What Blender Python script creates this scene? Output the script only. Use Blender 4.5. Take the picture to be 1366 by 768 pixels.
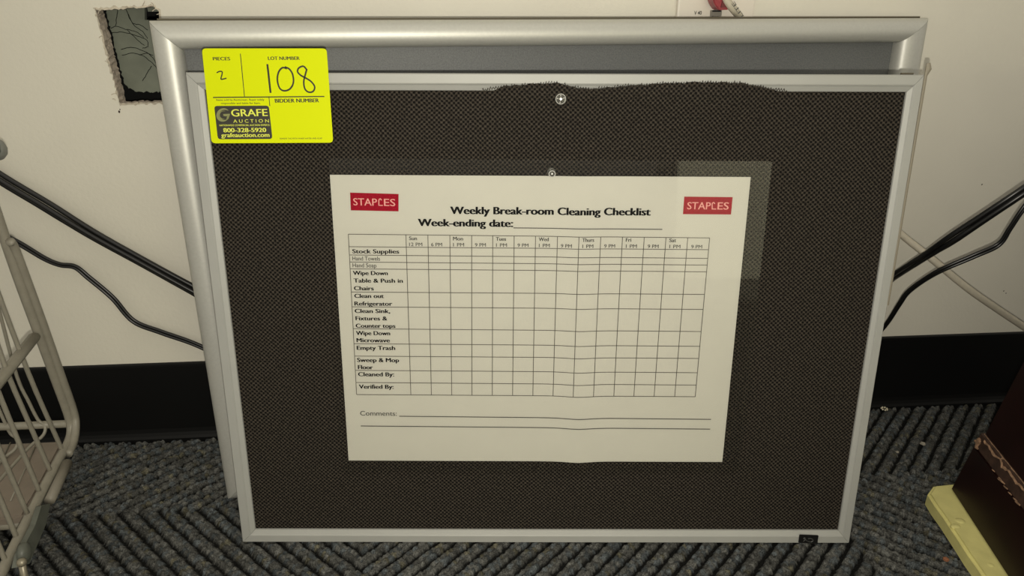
import bpy, bmesh, math, random
import numpy as np
from mathutils import Vector, Matrix

random.seed(7)
rng = np.random.default_rng(7)
for o in list(bpy.data.objects):
    bpy.data.objects.remove(o, do_unlink=True)
S = bpy.context.scene
C = S.collection

# ------------------------------------------------------------------ camera
F_PX = 950.405
CAM = Vector((0.0, -0.6078, 0.3980))
CR = Vector((0.9965, -0.0836, 0.0032)).normalized()
CF = Vector((0.0784, 0.9199, -0.3841)).normalized()
CU = CR.cross(CF).normalized()
CR = CF.cross(CU).normalized()
cam_d = bpy.data.cameras.new('camera')
cam_d.sensor_width = 36.0
cam_d.lens = F_PX / 1366.0 * 36.0
cam_d.clip_start = 0.01
cam = bpy.data.objects.new('camera', cam_d)
C.objects.link(cam)
M = Matrix((CR, CU, -CF)).transposed().to_4x4()
M.translation = CAM
cam.matrix_world = M
S.camera = cam

# ------------------------------------------------------------------ light
S.view_settings.view_transform = 'Standard'
S.view_settings.look = 'None'
S.view_settings.gamma = 1.0
S.view_settings.use_curve_mapping = False
S.view_settings.exposure = 0.0
w = bpy.data.worlds.new('room_ambience')
S.world = w
w.use_nodes = True
w.node_tree.nodes['Background'].inputs[0].default_value = (1.0, 0.94, 0.80, 1)
w.node_tree.nodes['Background'].inputs[1].default_value = 0.52

def lamp(name, kind, loc, energy, color, target=None, **kw):
    d = bpy.data.lights.new(name, kind)
    d.energy = energy
    d.color = color
    for k, v in kw.items():
        setattr(d, k, v)
    o = bpy.data.objects.new(name, d)
    C.objects.link(o)
    o.location = loc
    if target is not None:
        o.rotation_euler = (Vector(target) - Vector(loc)).to_track_quat('-Z', 'Y').to_euler()
    return o
# the phone's flash, a couple of centimetres under the lens
fl = CAM - CU * 0.015 + CR * 0.004
lamp('camera_flash', 'SPOT', fl, 6.7, (1.0, 0.95, 0.82), fl + CF + CU * 0.16,
     shadow_soft_size=0.0022, spot_size=math.radians(150), spot_blend=1.0)
# overhead office light, weak
lamp('ceiling_panel', 'AREA', (0.3, -1.2, 2.35), 2.0, (1.0, 0.93, 0.78), (0.0, -0.6, 0.0),
     shape='RECTANGLE', size=1.2, size_y=0.6)
# unseen spot, added to light the reflector box behind the camera
lamp('reflector_spot', 'SPOT', (0.62, -0.35, 2.3), 1350.0, (1.0, 0.95, 0.68), (0.52, -1.42, 0.2),
     shadow_soft_size=0.04, spot_size=math.radians(16), spot_blend=0.3)

# ------------------------------------------------------------------ projection helpers (pixel -> point of a real plane)
def ray(px, py):
    return (CF * F_PX + CR * (px - 683) - CU * (py - 384)).normalized()
def onplane(px, py, P, n):
    v = ray(px, py)
    return CAM + v * ((Vector(P) - CAM).dot(n) / v.dot(n))
def wallp(px, py, off=0.0):
    return onplane(px, py, (0, -off, 0), Vector((0, 1, 0)))
def floorp(px, py, z=0.0):
    return onplane(px, py, (0, 0, z), Vector((0, 0, 1)))

class Plane:
    def __init__(s, o, yaw, lean):
        a, l = math.radians(yaw), math.radians(lean)
        s.o = Vector(o)
        s.ex = Vector((math.cos(a), math.sin(a), 0))
        bk = Vector((-math.sin(a), math.cos(a), 0))
        s.ey = Vector((0, 0, 1)) * math.cos(l) + bk * math.sin(l)
        s.n = s.ex.cross(s.ey)
    def uv(s, px, py, h=0.0):
        P = onplane(px, py, s.o + s.n * h, s.n) - s.o
        return (P.dot(s.ex), P.dot(s.ey))
    def matrix(s, u=0, v=0, h=0):
        m = Matrix((s.ex, s.ey, s.n)).transposed().to_4x4()
        m.translation = s.o + s.ex * u + s.ey * v + s.n * h
        return m
FP = Plane((-0.1721, -0.1540, 0.0), -4.7411, 6.0309)
BP = Plane((-0.1986, -0.0969, 0.0), 5.7365, 3.2053)
FW, FH = 0.4748, 0.3514
BW, BH = 0.5921, 0.3796

# ------------------------------------------------------------------ materials
def lin(c):
    return tuple(((x / 255) / 12.92 if x / 255 <= 0.04045 else ((x / 255 + 0.055) / 1.055) ** 2.4) for x in c)
def mat(name, col, rough=0.6, metal=0.0, spec=0.5, noise=0.0, nscale=200, bump=0.0, bscale=400, coat=0.0):
    m = bpy.data.materials.new(name)
    m.use_nodes = True
    nt = m.node_tree
    b = nt.nodes['Principled BSDF']
    b.inputs['Base Color'].default_value = (*col, 1)
    b.inputs['Roughness'].default_value = rough
    b.inputs['Metallic'].default_value = metal
    b.inputs['Specular IOR Level'].default_value = spec
    b.inputs['Coat Weight'].default_value = coat
    tc = nt.nodes.new('ShaderNodeTexCoord')
    if noise:
        n = nt.nodes.new('ShaderNodeTexNoise')
        n.inputs['Scale'].default_value = nscale
        n.inputs['Detail'].default_value = 5
        nt.links.new(tc.outputs['Object'], n.inputs['Vector'])
        r = nt.nodes.new('ShaderNodeMapRange')
        r.inputs['From Min'].default_value = 0.3
        r.inputs['From Max'].default_value = 0.7
        r.inputs['To Min'].default_value = 1 - noise
        r.inputs['To Max'].default_value = 1 + noise
        nt.links.new(n.outputs['Fac'], r.inputs['Value'])
        x = nt.nodes.new('ShaderNodeVectorMath')
        x.operation = 'SCALE'
        x.inputs[0].default_value = col
        nt.links.new(r.outputs['Result'], x.inputs['Scale'])
        nt.links.new(x.outputs['Vector'], b.inputs['Base Color'])
    if bump:
        n = nt.nodes.new('ShaderNodeTexNoise')
        n.inputs['Scale'].default_value = bscale
        n.inputs['Detail'].default_value = 4
        nt.links.new(tc.outputs['Object'], n.inputs['Vector'])
        bp = nt.nodes.new('ShaderNodeBump')
        bp.inputs['Strength'].default_value = bump
        bp.inputs['Distance'].default_value = 0.001
        nt.links.new(n.outputs['Fac'], bp.inputs['Height'])
        nt.links.new(bp.outputs['Normal'], b.inputs['Normal'])
    return m

M_wall = mat('wall_paint', (0.77, 0.735, 0.635), 0.62, noise=0.035, nscale=9, bump=0.25, bscale=260)
M_gyp = mat('gypsum_edge', (0.50, 0.43, 0.36), 0.95, noise=0.3, nscale=350, bump=0.9, bscale=500)
M_paperfringe = mat('torn_wall_paper', (0.58, 0.52, 0.42), 0.95, noise=0.15, nscale=400)
M_inner = mat('grey_green_backing', (0.185, 0.20, 0.158), 0.8, noise=0.14, nscale=60)
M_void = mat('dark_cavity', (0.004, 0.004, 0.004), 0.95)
M_base = mat('black_vinyl', (0.0035, 0.0035, 0.0035), 0.5, spec=0.3)
M_silver = mat('brushed_silver', (0.58, 0.575, 0.53), 0.46, metal=0.40, noise=0.03, nscale=500)
M_silver2 = mat('satin_silver', (0.40, 0.40, 0.375), 0.55, metal=0.15, noise=0.03, nscale=30)
M_seam = mat('dark_joint', (0.12, 0.11, 0.09), 0.6)
M_shadow = mat('shadow_brown', (0.10, 0.085, 0.055), 0.7)  # brown of the flash shadow along the board tops, as a colour
M_board = mat('speckled_grey_board', (0.135, 0.14, 0.14), 0.55, noise=0.22, nscale=1100, bump=0.2, bscale=900)
M_paper = mat('white_paper', (0.59, 0.575, 0.52), 0.7, noise=0.012, nscale=40)
M_ink = mat('black_ink', (0.004, 0.004, 0.004), 0.7, spec=0.0)
M_inkgrey = mat('grey_ink', (0.10, 0.095, 0.085), 0.6)
M_rule = mat('thin_rule_ink', (0.11, 0.10, 0.085), 0.6)
M_red = mat('logo_red', (0.34, 0.0, 0.018), 0.7, spec=0.0, noise=0.1, nscale=500)
M_pink = mat('logo_letters', (0.80, 0.40, 0.37), 0.6, spec=0.1)
M_yel = mat('fluorescent_yellow', (0.70, 0.78, 0.0), 0.6, spec=0.15)
M_yeltxt = mat('yellow_print', (0.78, 0.82, 0.10), 0.55)
M_olive = mat('logo_grey_olive', (0.25, 0.26, 0.10), 0.5)
M_tagblack = mat('tag_black', (0.035, 0.032, 0.022), 0.5)
M_marker = mat('marker_ink', (0.03, 0.026, 0.008), 0.5)
M_badge = mat('badge_black', (0.006, 0.006, 0.006), 0.35)
M_badge2 = mat('badge_grey', (0.07, 0.07, 0.065), 0.4)
M_cord = mat('black_cord_rubber', (0.008, 0.008, 0.008), 0.32, spec=0.6)
M_wcord = mat('cream_cable', (0.55, 0.50, 0.40), 0.5, noise=0.05, nscale=300)
M_plate = mat('ivory_plate', (0.76, 0.705, 0.62), 0.4)
M_jack = mat('grey_jack', (0.22, 0.20, 0.17), 0.5)
M_conn = mat('crimson_plug', (0.30, 0.02, 0.035), 0.35, noise=0.2, nscale=200)
M_wire = mat('grey_enamel_wire', (0.275, 0.255, 0.205), 0.42, noise=0.07, nscale=150)
M_tray = mat('beige_tray', (0.23, 0.19, 0.15), 0.6, noise=0.10, nscale=60)
M_bracket = mat('grey_green_steel', (0.115, 0.122, 0.10), 0.45, noise=0.15, nscale=90)
M_bolt = mat('worn_zinc', (0.30, 0.27, 0.20), 0.4, metal=0.5)
M_mahog = mat('mahogany_laminate', (0.013, 0.0035, 0.003), 0.36, noise=0.35, nscale=30, spec=0.4)
M_chip = mat('chipped_particleboard', (0.27, 0.16, 0.095), 0.9, noise=0.4, nscale=260, bump=0.8, bscale=400)
M_chipd = mat('worn_brown_edge', (0.055, 0.028, 0.018), 0.7, noise=0.4, nscale=200)
M_slab = mat('pale_yellow_foam', (0.74, 0.68, 0.27), 0.7, noise=0.10, nscale=60, bump=0.25, bscale=150)
M_strip = mat('loose_trim', (0.28, 0.25, 0.19), 0.5)
M_crumb = mat('pale_crumb', (0.34, 0.31, 0.25), 0.8)
M_crumbr = mat('reddish_crumb', (0.30, 0.12, 0.06), 0.8)
M_white = mat('reflector_white', (0.80, 0.80, 0.74), 0.6)

def clear_mat(name, tint, rough, haze=0.0, ior=1.55):
    m = bpy.data.materials.new(name)
    m.use_nodes = True
    nt = m.node_tree
    nt.nodes.clear()
    out = nt.nodes.new('ShaderNodeOutputMaterial')
    tr = nt.nodes.new('ShaderNodeBsdfTransparent'); tr.inputs[0].default_value = (*tint, 1)
    gl = nt.nodes.new('ShaderNodeBsdfGlossy'); gl.inputs['Roughness'].default_value = rough
    df = nt.nodes.new('ShaderNodeBsdfDiffuse'); df.inputs[0].default_value = (0.8, 0.78, 0.7, 1)
    fr = nt.nodes.new('ShaderNodeFresnel'); fr.inputs['IOR'].default_value = ior
    mx = nt.nodes.new('ShaderNodeMixShader'); mx2 = nt.nodes.new('ShaderNodeMixShader')
    mx2.inputs[0].default_value = haze
    nt.links.new(tr.outputs[0], mx2.inputs[1]); nt.links.new(df.outputs[0], mx2.inputs[2])
    nt.links.new(fr.outputs[0], mx.inputs[0])
    nt.links.new(mx2.outputs[0], mx.inputs[1]); nt.links.new(gl.outputs[0], mx.inputs[2])
    nt.links.new(mx.outputs[0], out.inputs[0])
    return m
M_film = clear_mat('laminate_film', (0.97, 0.97, 0.95), 0.03, 0.003, 1.38)
M_pin = clear_mat('clear_plastic', (0.75, 0.75, 0.72), 0.08, 0.07, 1.5)

def fabric_mat():
    m = bpy.data.materials.new('dark_open_weave')
    m.use_nodes = True
    nt = m.node_tree
    b = nt.nodes['Principled BSDF']
    b.inputs['Roughness'].default_value = 0.8
    b.inputs['Specular IOR Level'].default_value = 0.15
    N = nt.nodes.new; L = nt.links.new
    tc = N('ShaderNodeTexCoord')
    nz = N('ShaderNodeTexNoise'); nz.inputs['Scale'].default_value = 25; nz.inputs['Detail'].default_value = 2
    L(tc.outputs['UV'], nz.inputs['Vector'])
    wob = N('ShaderNodeVectorMath'); wob.operation = 'SCALE'; wob.inputs['Scale'].default_value = 0.003
    L(nz.outputs['Color'], wob.inputs[0])
    ad = N('ShaderNodeVectorMath'); ad.operation = 'ADD'
    L(tc.outputs['UV'], ad.inputs[0]); L(wob.outputs[0], ad.inputs[1])
    sp = N('ShaderNodeSeparateXYZ'); L(ad.outputs[0], sp.inputs[0])
    def cosn(sock, period):
        a = N('ShaderNodeMath'); a.operation = 'MULTIPLY'; a.inputs[1].default_value = 2 * math.pi / period
        L(sock, a.inputs[0])
        c = N('ShaderNodeMath'); c.operation = 'COSINE'; L(a.outputs[0], c.inputs[0])
        return c.outputs[0]
    p = N('ShaderNodeMath'); p.operation = 'MULTIPLY'
    L(cosn(sp.outputs['X'], 0.0032), p.inputs[0]); L(cosn(sp.outputs['Y'], 0.0031), p.inputs[1])
    ramp = N('ShaderNodeMapRange'); ramp.inputs['From Min'].default_value = -0.15; ramp.inputs['From Max'].default_value = 0.45
    ramp.inputs['To Min'].default_value = 1.0; ramp.inputs['To Max'].default_value = 0.0
    L(p.outputs[0], ramp.inputs['Value'])
    n2 = N('ShaderNodeTexNoise'); n2.inputs['Scale'].default_value = 700; n2.inputs['Detail'].default_value = 1
    L(tc.outputs['UV'], n2.inputs['Vector'])
    mx = N('ShaderNodeMix'); mx.data_type = 'RGBA'
    mx.inputs[6].default_value = (0.0035, 0.003, 0.0025, 1)
    mx.inputs[7].default_value = (0.064, 0.053, 0.041, 1)
    mm = N('ShaderNodeMath'); mm.operation = 'MULTIPLY'; L(ramp.outputs[0], mm.inputs[0])
    r2 = N('ShaderNodeMapRange'); r2.inputs['From Min'].default_value = 0.3; r2.inputs['From Max'].default_value = 0.7
    r2.inputs['To Min'].default_value = 0.35; r2.inputs['To Max'].default_value = 1.2
    L(n2.outputs['Fac'], r2.inputs['Value']); L(r2.outputs[0], mm.inputs[1])
    L(mm.outputs[0], mx.inputs[0]); L(mx.outputs[2], b.inputs['Base Color'])
    bp = N('ShaderNodeBump'); bp.inputs['Strength'].default_value = 0.8; bp.inputs['Distance'].default_value = 0.0008
    L(ramp.outputs[0], bp.inputs['Height']); L(bp.outputs['Normal'], b.inputs['Normal'])
    return m
M_fab = fabric_mat()

def carpet_mat():
    m = bpy.data.materials.new('ribbed_carpet')
    m.use_nodes = True
    nt = m.node_tree
    b = nt.nodes['Principled BSDF']
    b.inputs['Roughness'].default_value = 0.95
    b.inputs['Specular IOR Level'].default_value = 0.08
    a = nt.nodes.new('ShaderNodeVertexColor'); a.layer_name = 'tuft'
    n = nt.nodes.new('ShaderNodeTexNoise'); n.inputs['Scale'].default_value = 900; n.inputs['Detail'].default_value = 2
    tc = nt.nodes.new('ShaderNodeTexCoord'); nt.links.new(tc.outputs['Object'], n.inputs['Vector'])
    r = nt.nodes.new('ShaderNodeMapRange'); r.inputs['From Min'].default_value = .3; r.inputs['From Max'].default_value = .7
    r.inputs['To Min'].default_value = 0.45; r.inputs['To Max'].default_value = 1.5
    nt.links.new(n.outputs['Fac'], r.inputs['Value'])
    x = nt.nodes.new('ShaderNodeVectorMath'); x.operation = 'SCALE'
    nt.links.new(a.outputs['Color'], x.inputs[0]); nt.links.new(r.outputs[0], x.inputs['Scale'])
    nt.links.new(x.outputs[0], b.inputs['Base Color'])
    bp = nt.nodes.new('ShaderNodeBump'); bp.inputs['Strength'].default_value = 0.7; bp.inputs['Distance'].default_value = 0.001
    nt.links.new(n.outputs['Fac'], bp.inputs['Height']); nt.links.new(bp.outputs['Normal'], b.inputs['Normal'])
    return m
M_carpet = carpet_mat()

# ------------------------------------------------------------------ object helpers
def link(name, me, m, parent=None, smooth=False):
    o = bpy.data.objects.new(name, me)
    C.objects.link(o)
    if m is not None and not me.materials:
        me.materials.append(m)
    if parent is not None:
        o.parent = parent
    if smooth:
        me.polygons.foreach_set('use_smooth', [True] * len(me.polygons))
    return o
def pydata(name, verts, faces, m, parent=None, smooth=False):
    me = bpy.data.meshes.new(name)
    me.from_pydata([tuple(v) for v in verts], [], faces)
    me.update()
    return link(name, me, m, parent, smooth)
def bmobj(name, bm, m, parent=None, smooth=False):
    bmesh.ops.recalc_face_normals(bm, faces=bm.faces)
    me = bpy.data.meshes.new(name)
    bm.to_mesh(me); bm.free()
    return link(name, me, m, parent, smooth)
def thing(name, label, cat, matrix=None, loc=None, group=None):
    o = bpy.data.objects.new(name, None)
    o.empty_display_size = 0.03
    C.objects.link(o)
    if matrix is not None: o.matrix_world = matrix
    if loc is not None: o.location = loc
    o['label'] = label; o['category'] = cat
    if group: o['group'] = group
    return o
def tag(o, label, cat, group=None):
    o['label'] = label; o['category'] = cat
    if group: o['group'] = group
    return o
def add_box(bm, lo, hi, bev=0.0):
    vs = [bm.verts.new((x, y, z)) for x in (lo[0], hi[0]) for y in (lo[1], hi[1]) for z in (lo[2], hi[2])]
    f = [(0, 1, 3, 2), (4, 6, 7, 5), (0, 4, 5, 1), (2, 3, 7, 6), (0, 2, 6, 4), (1, 5, 7, 3)]
    fs = [bm.faces.new([vs[i] for i in q]) for q in f]
    if bev:
        es = list({e for q in fs for e in q.edges})
        bmesh.ops.bevel(bm, geom=es, offset=bev, segments=2, affect='EDGES', profile=0.7)
def add_tube(bm, pts, r, seg=8, caps=True, flat=1.0):
    pts = [Vector(p) for p in pts]
    rs = r if isinstance(r, (list, tuple)) else [r] * len(pts)
    rings = []
    up = None
    for i, p in enumerate(pts):
        t = (pts[min(i + 1, len(pts) - 1)] - pts[max(i - 1, 0)]).normalized()
        if up is None:
            up = Vector((0, 0, 1)) if abs(t.z) < 0.9 else Vector((1, 0, 0))
        a = (up - t * up.dot(t)).normalized(); b = t.cross(a); up = a
        rings.append([bm.verts.new(p + (a * math.cos(k / seg * 2 * math.pi) * flat + b * math.sin(k / seg * 2 * math.pi)) * rs[i]) for k in range(seg)])
    for i in range(len(rings) - 1):
        for k in range(seg):
            bm.faces.new((rings[i][k], rings[i][(k + 1) % seg], rings[i + 1][(k + 1) % seg], rings[i + 1][k]))
    if caps:
        bm.faces.new(rings[0][::-1]); bm.faces.new(rings[-1])
def spline(pts, n=8):
    pts = [Vector(p) for p in pts]
    out = []
    for i in range(len(pts) - 1):
        p0 = pts[max(i - 1, 0)]; p1 = pts[i]; p2 = pts[i + 1]; p3 = pts[min(i + 2, len(pts) - 1)]
        for k in range(n):
            t = k / n
            out.append(0.5 * ((2 * p1) + (p2 - p0) * t + (2 * p0 - 5 * p1 + 4 * p2 - p3) * t * t + (3 * p1 - p0 - 3 * p2 + p3) * t ** 3))
    out.append(pts[-1])
    return out
def tube_obj(name, pts, r, m, parent=None, seg=8, **kw):
    bm = bmesh.new(); add_tube(bm, pts, r, seg, **kw)
    return bmobj(name, bm, m, parent, True)

# ------------------------------------------------------------------ SETTING: wall with cut-out, baseboard, floor
rj = random.Random(3)
def jag(a, b, n, amp):
    out = []
    for i in range(n):
        t = i / n
        out.append((a[0] + (b[0] - a[0]) * t + rj.uniform(-amp, amp), a[1] + (b[1] - a[1]) * t + rj.uniform(-amp, amp)))
    return out
def wxz(px, py, off=0): p = wallp(px, py, off); return (p.x, p.z)
hTL, hTR, hBR, hBL = wxz(128, 13), wxz(206, 8.5), wxz(222, 136), wxz(160, 138)
hTR2 = wxz(212, 15)
hole = jag(hTL, hTR, 26, .0006) + jag(hTR, hTR2, 3, .0004) + jag(hTR2, hBR, 20, .0006) + jag(hBR, hBL, 24, .0007) + jag(hBL, hTL, 40, .0006)
bm = bmesh.new()
outer = [(-1.6, 0.0), (1.6, 0.0), (1.6, 2.4), (-1.6, 2.4)]
vo = [bm.verts.new((x, 0, z)) for x, z in outer]
vi = [bm.verts.new((x, 0, z)) for x, z in hole]
es = [bm.edges.new((vo[i], vo[(i + 1) % 4])) for i in range(4)] + [bm.edges.new((vi[i], vi[(i + 1) % len(vi)])) for i in range(len(vi))]
bmesh.ops.triangle_fill(bm, use_beauty=True, use_dissolve=False, edges=es)
bmesh.ops.recalc_face_normals(bm, faces=bm.faces)
me = bpy.data.meshes.new('wall_back'); bm.to_mesh(me); bm.free()
wall = link('wall_back', me, M_wall); wall['kind'] = 'structure'
# cut gypsum faces of the opening
bm = bmesh.new()
T = 0.0125
a = [bm.verts.new((x, 0.0, z)) for x, z in hole]
b_ = [bm.verts.new((x + rj.uniform(-.0009, .0009), T * .5, z + rj.uniform(-.0009, .0009))) for x, z in hole]
c_ = [bm.verts.new((x + rj.uniform(-.0005, .0005), T, z + rj.uniform(-.0008, .0008))) for x, z in hole]
n = len(hole)
for i in range(n):
    j = (i + 1) % n
    bm.faces.new((a[i], a[j], b_[j], b_[i])); bm.faces.new((b_[i], b_[j], c_[j], c_[i]))
bmobj('cut_gypsum_edge', bm, M_gyp, wall)
# ragged paper lip around the opening
bm = bmesh.new()
cx = sum(x for x, z in hole) / n; cz = sum(z for x, z in hole) / n
lip_o = []; lip_i = []
for x, z in hole:
    d = Vector((x - cx, 0, z - cz)).normalized(); k = rj.uniform(.0004, .0022)
    lip_i.append(bm.verts.new((x - d.x * .0004, -.0004 - rj.uniform(0, .0006), z - d.z * .0004)))
    lip_o.append(bm.verts.new((x + d.x * k, -.00015, z + d.z * k)))
for i in range(n):
    j = (i + 1) % n
    bm.faces.new((lip_i[i], lip_i[j], lip_o[j], lip_o[i]))
bmobj('torn_paper_lip', bm, M_paperfringe, wall)
bm = bmesh.new()
for px, py in [(128, 13), (131, 18), (127, 20), (150, 132), (205, 9), (170, 9), (190, 8), (213, 20), (136, 48), (146, 88), (155, 125), (208, 12)]:
    p = wallp(px, py, .0006)
    q = p + Vector((rj.uniform(-.004, .003), -.0008, rj.uniform(-.002, .004)))
    add_tube(bm, spline([p, (p + q) / 2 + Vector((.0008, -.0008, .0006)), q], 4), .00035, 5)
bmobj('loose_paper_fibre', bm, M_paperfringe, wall)
# the grey-green backing seen through it, on dark cavity
pl = []
def ipt(px, py, off=-.018):
    p = onplane(px, py, (0, -off, 0), Vector((0, 1, 0))); return (p.x, p.z)
brd = jag(ipt(136, -6), ipt(193, -6), 10, .0003) + jag(ipt(193, -6), ipt(193, 15.5), 4, .0) + [ipt(193, 15.5), ipt(193, 26.5), ipt(212, 27)] + \
      jag(ipt(214, 27), ipt(225, 123), 12, .0004) + jag(ipt(225, 123), ipt(178, 122), 22, .0009) + jag(ipt(178, 122), ipt(166, 112), 6, .0009) + jag(ipt(166, 112), ipt(136, -6), 44, .0008)
bm = bmesh.new()
vs = [bm.verts.new((x, .018, z)) for x, z in brd]
f = bm.faces.new(vs)
r_ = bmesh.ops.extrude_face_region(bm, geom=[f])
for v in r_['geom']:
    if isinstance(v, bmesh.types.BMVert): v.co.y += .004
bmesh.ops.triangulate(bm, faces=[q for q in bm.faces if len(q.verts) > 4])
bmobj('grey_backing_panel', bm, M_inner, wall)
q0, q1 = ipt(193, -8), ipt(214, 15.5)
bm = bmesh.new(); add_box(bm, (min(q0[0], q1[0]), .018, q1[1]), (max(q0[0], q1[0]) + .01, .022, q0[1]))
bmobj('grey_backing_panel', bm, M_inner, wall)
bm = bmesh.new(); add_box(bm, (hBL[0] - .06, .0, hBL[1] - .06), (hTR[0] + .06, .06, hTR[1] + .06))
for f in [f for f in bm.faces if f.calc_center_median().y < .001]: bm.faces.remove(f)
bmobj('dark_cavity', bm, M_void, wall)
# hair-like dark threads stuck on the backing
bm = bmesh.new()
thr = [[(137, 14), (150, 9), (165, 8)], [(157, 9), (156, 22), (154, 34)], [(165, 7), (172, 20), (178, 33), (190, 42), (197, 52)],
       [(168, 12), (176, 30), (186, 33), (197, 40)], [(148, 38), (156, 35), (168, 39), (181, 42), (192, 50)],
       [(149, 44), (163, 43), (180, 47), (195, 53), (197, 62), (190, 64)], [(170, 40), (182, 52), (192, 60)],
       [(161, 66), (175, 63), (190, 67), (202, 75), (208, 84)], [(163, 74), (175, 71), (190, 74), (203, 84), (210, 92)],
       [(202, 88), (196, 98), (190, 108)], [(186, 73), (196, 71), (204, 74)]]
for t in thr:
    pts = [onplane(x, y, (0, .0175, 0), Vector((0, 1, 0))) for x, y in t]
    pts = [p + Vector((rj.uniform(-.0003, .0003), 0, rj.uniform(-.0003, .0003))) for p in spline(pts, 5)]
    add_tube(bm, pts, .00022, 4)
bmobj('dark_thread', bm, M_ink, wall)
bm = bmesh.new()
for px, py, r in ((159, 149, .0009), (1339, 388, .0006), (1342, 391, .0005), (1310, 246, .0006), (160, 146, .0005)):
    bmesh.ops.create_icosphere(bm, subdivisions=1, radius=r, matrix=Matrix.Translation(wallp(px, py, .0001)) @ Matrix.Diagonal((1, .25, 1.3, 1)))
bmobj('wall_scuff', bm, M_chipd, wall)

# baseboard with a coved toe
prof = [(-.0002, .0799), (-.0016, .0799), (-.0028, .0790), (-.003, .077), (-.003, .010), (-.0036, .006), (-.0048, .003), (-.0065, .0008), (-.0065, -.004), (-.0002, -.004)]
bm = bmesh.new()
L_ = [bm.verts.new((-1.6, y, z)) for y, z in prof]; R_ = [bm.verts.new((1.6, y, z)) for y, z in prof]
k = len(prof)
for i in range(k):
    bm.faces.new((L_[i], L_[(i + 1) % k], R_[(i + 1) % k], R_[i]))
bm.faces.new(L_); bm.faces.new(R_[::-1])
o = bmobj('baseboard_back', bm, M_base); o['kind'] = 'structure'

# floor: herringbone ribbed carpet, tufts as real relief
def hsh(i, j, s):
    v = np.sin(i * 127.1 + j * 311.7 + s * 74.7) * 43758.5453
    return v - np.floor(v)
def carpet(x, y):
    BX, BY, SQ = -0.077, -0.108, 0.387
    ix = np.floor((x - BX) / SQ).astype(int); iy = np.floor((y - BY) / SQ).astype(int)
    # lower middle '/', lower left and right '\'; upper left and right '/'
    sgn = np.where((ix + iy) % 2 == 0, -1, 1)
    slash = np.where(iy == -1, np.where(ix == 0, 1, -1), np.where(ix == 0, -1, 1))
    xr = x - BX; yr = y - BY
    t = np.where(slash > 0, (xr - yr), (xr + yr)) / math.sqrt(2)
    s = np.where(slash > 0, (xr + yr), (xr - yr)) / math.sqrt(2)
    P = 0.0113
    rib = np.floor(t / P)
    best = np.zeros_like(x); bi = np.zeros_like(x); bj = np.zeros_like(x)
    for row in (0, 1):
        tc = (rib + 0.31 + 0.33 * row) * P
        sp = 0.0032
        ph = hsh(rib, rib * 0 + row, 9 + row) * sp
        s_ = s + ph
        si = np.floor(s_ / sp)
        for d in (-1, 0, 1):
            c = si + d
            id2 = rib * 2 + row + slash * 500
            js = (hsh(c, id2, 1) - .5) * sp * .6; jt = (hsh(c, id2, 2) - .5) * .0012
            rr = .0021 + .0006 * hsh(c, id2, 3)
            ds = s_ - (c + .5) * sp - js; dt = t - tc - jt
            h = np.sqrt(np.clip(1 - (ds * ds + dt * dt) / (rr * rr), 0, 1)) * (.75 + .35 * hsh(c, id2, 4))
            u = h > best
            best = np.where(u, h, best); bi = np.where(u, c, bi); bj = np.where(u, id2, bj)
    return best, bi, bj
X0, X1, Y0, Y1 = -0.56, 0.64, -0.36, -0.004
st = 0.00125
nx = int((X1 - X0) / st) + 1; ny = int((Y1 - Y0) / st) + 1
gx, gy = np.meshgrid(np.linspace(X0, X1, nx), np.linspace(Y0, Y1, ny))
h, bi, bj = carpet(gx, gy)
hz = -0.0047 + 0.0045 * h + rng.normal(0, .00012, h.shape)
co = np.stack([gx, gy, hz], -1).reshape(-1, 3).astype(np.float32)
me = bpy.data.meshes.new('floor')
nv = nx * ny
me.vertices.add(nv); me.vertices.foreach_set('co', co.ravel())
idx = np.arange(nv).reshape(ny, nx)
q = np.stack([idx[:-1, :-1], idx[:-1, 1:], idx[1:, 1:], idx[1:, :-1]], -1).reshape(-1, 4)
nf = len(q)
me.loops.add(nf * 4); me.loops.foreach_set('vertex_index', q.ravel().astype(np.int32))
me.polygons.add(nf); me.polygons.foreach_set('loop_start', (np.arange(nf) * 4).astype(np.int32))
me.update(calc_edges=True)
me.polygons.foreach_set('use_smooth', [True] * nf)
rnd = hsh(bi, bj, 5); rn2 = hsh(bi, bj, 6)
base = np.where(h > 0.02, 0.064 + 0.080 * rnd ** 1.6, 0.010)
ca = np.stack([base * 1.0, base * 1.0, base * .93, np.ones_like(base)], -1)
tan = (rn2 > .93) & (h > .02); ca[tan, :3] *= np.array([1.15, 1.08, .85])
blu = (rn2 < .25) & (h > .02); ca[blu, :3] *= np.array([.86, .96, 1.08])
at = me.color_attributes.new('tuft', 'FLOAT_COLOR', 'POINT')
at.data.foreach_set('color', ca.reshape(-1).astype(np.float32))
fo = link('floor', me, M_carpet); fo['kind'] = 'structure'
M_cfar = mat('carpet_far', (0.05, 0.051, 0.049), 0.95, noise=0.4, nscale=220, bump=0.8, bscale=220)
bm = bmesh.new()
for lo, hi in (((-1.6, -2.6), (X0, 0)), ((X1, -2.6), (1.6, 0)), ((X0, -2.6), (X1, Y0))):
    vs = [bm.verts.new(p) for p in ((lo[0], lo[1], -.002), (hi[0], lo[1], -.002), (hi[0], hi[1], -.002), (lo[0], hi[1], -.002))]
    bm.faces.new(vs)
bmobj('carpet_field', bm, M_cfar, fo)

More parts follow.
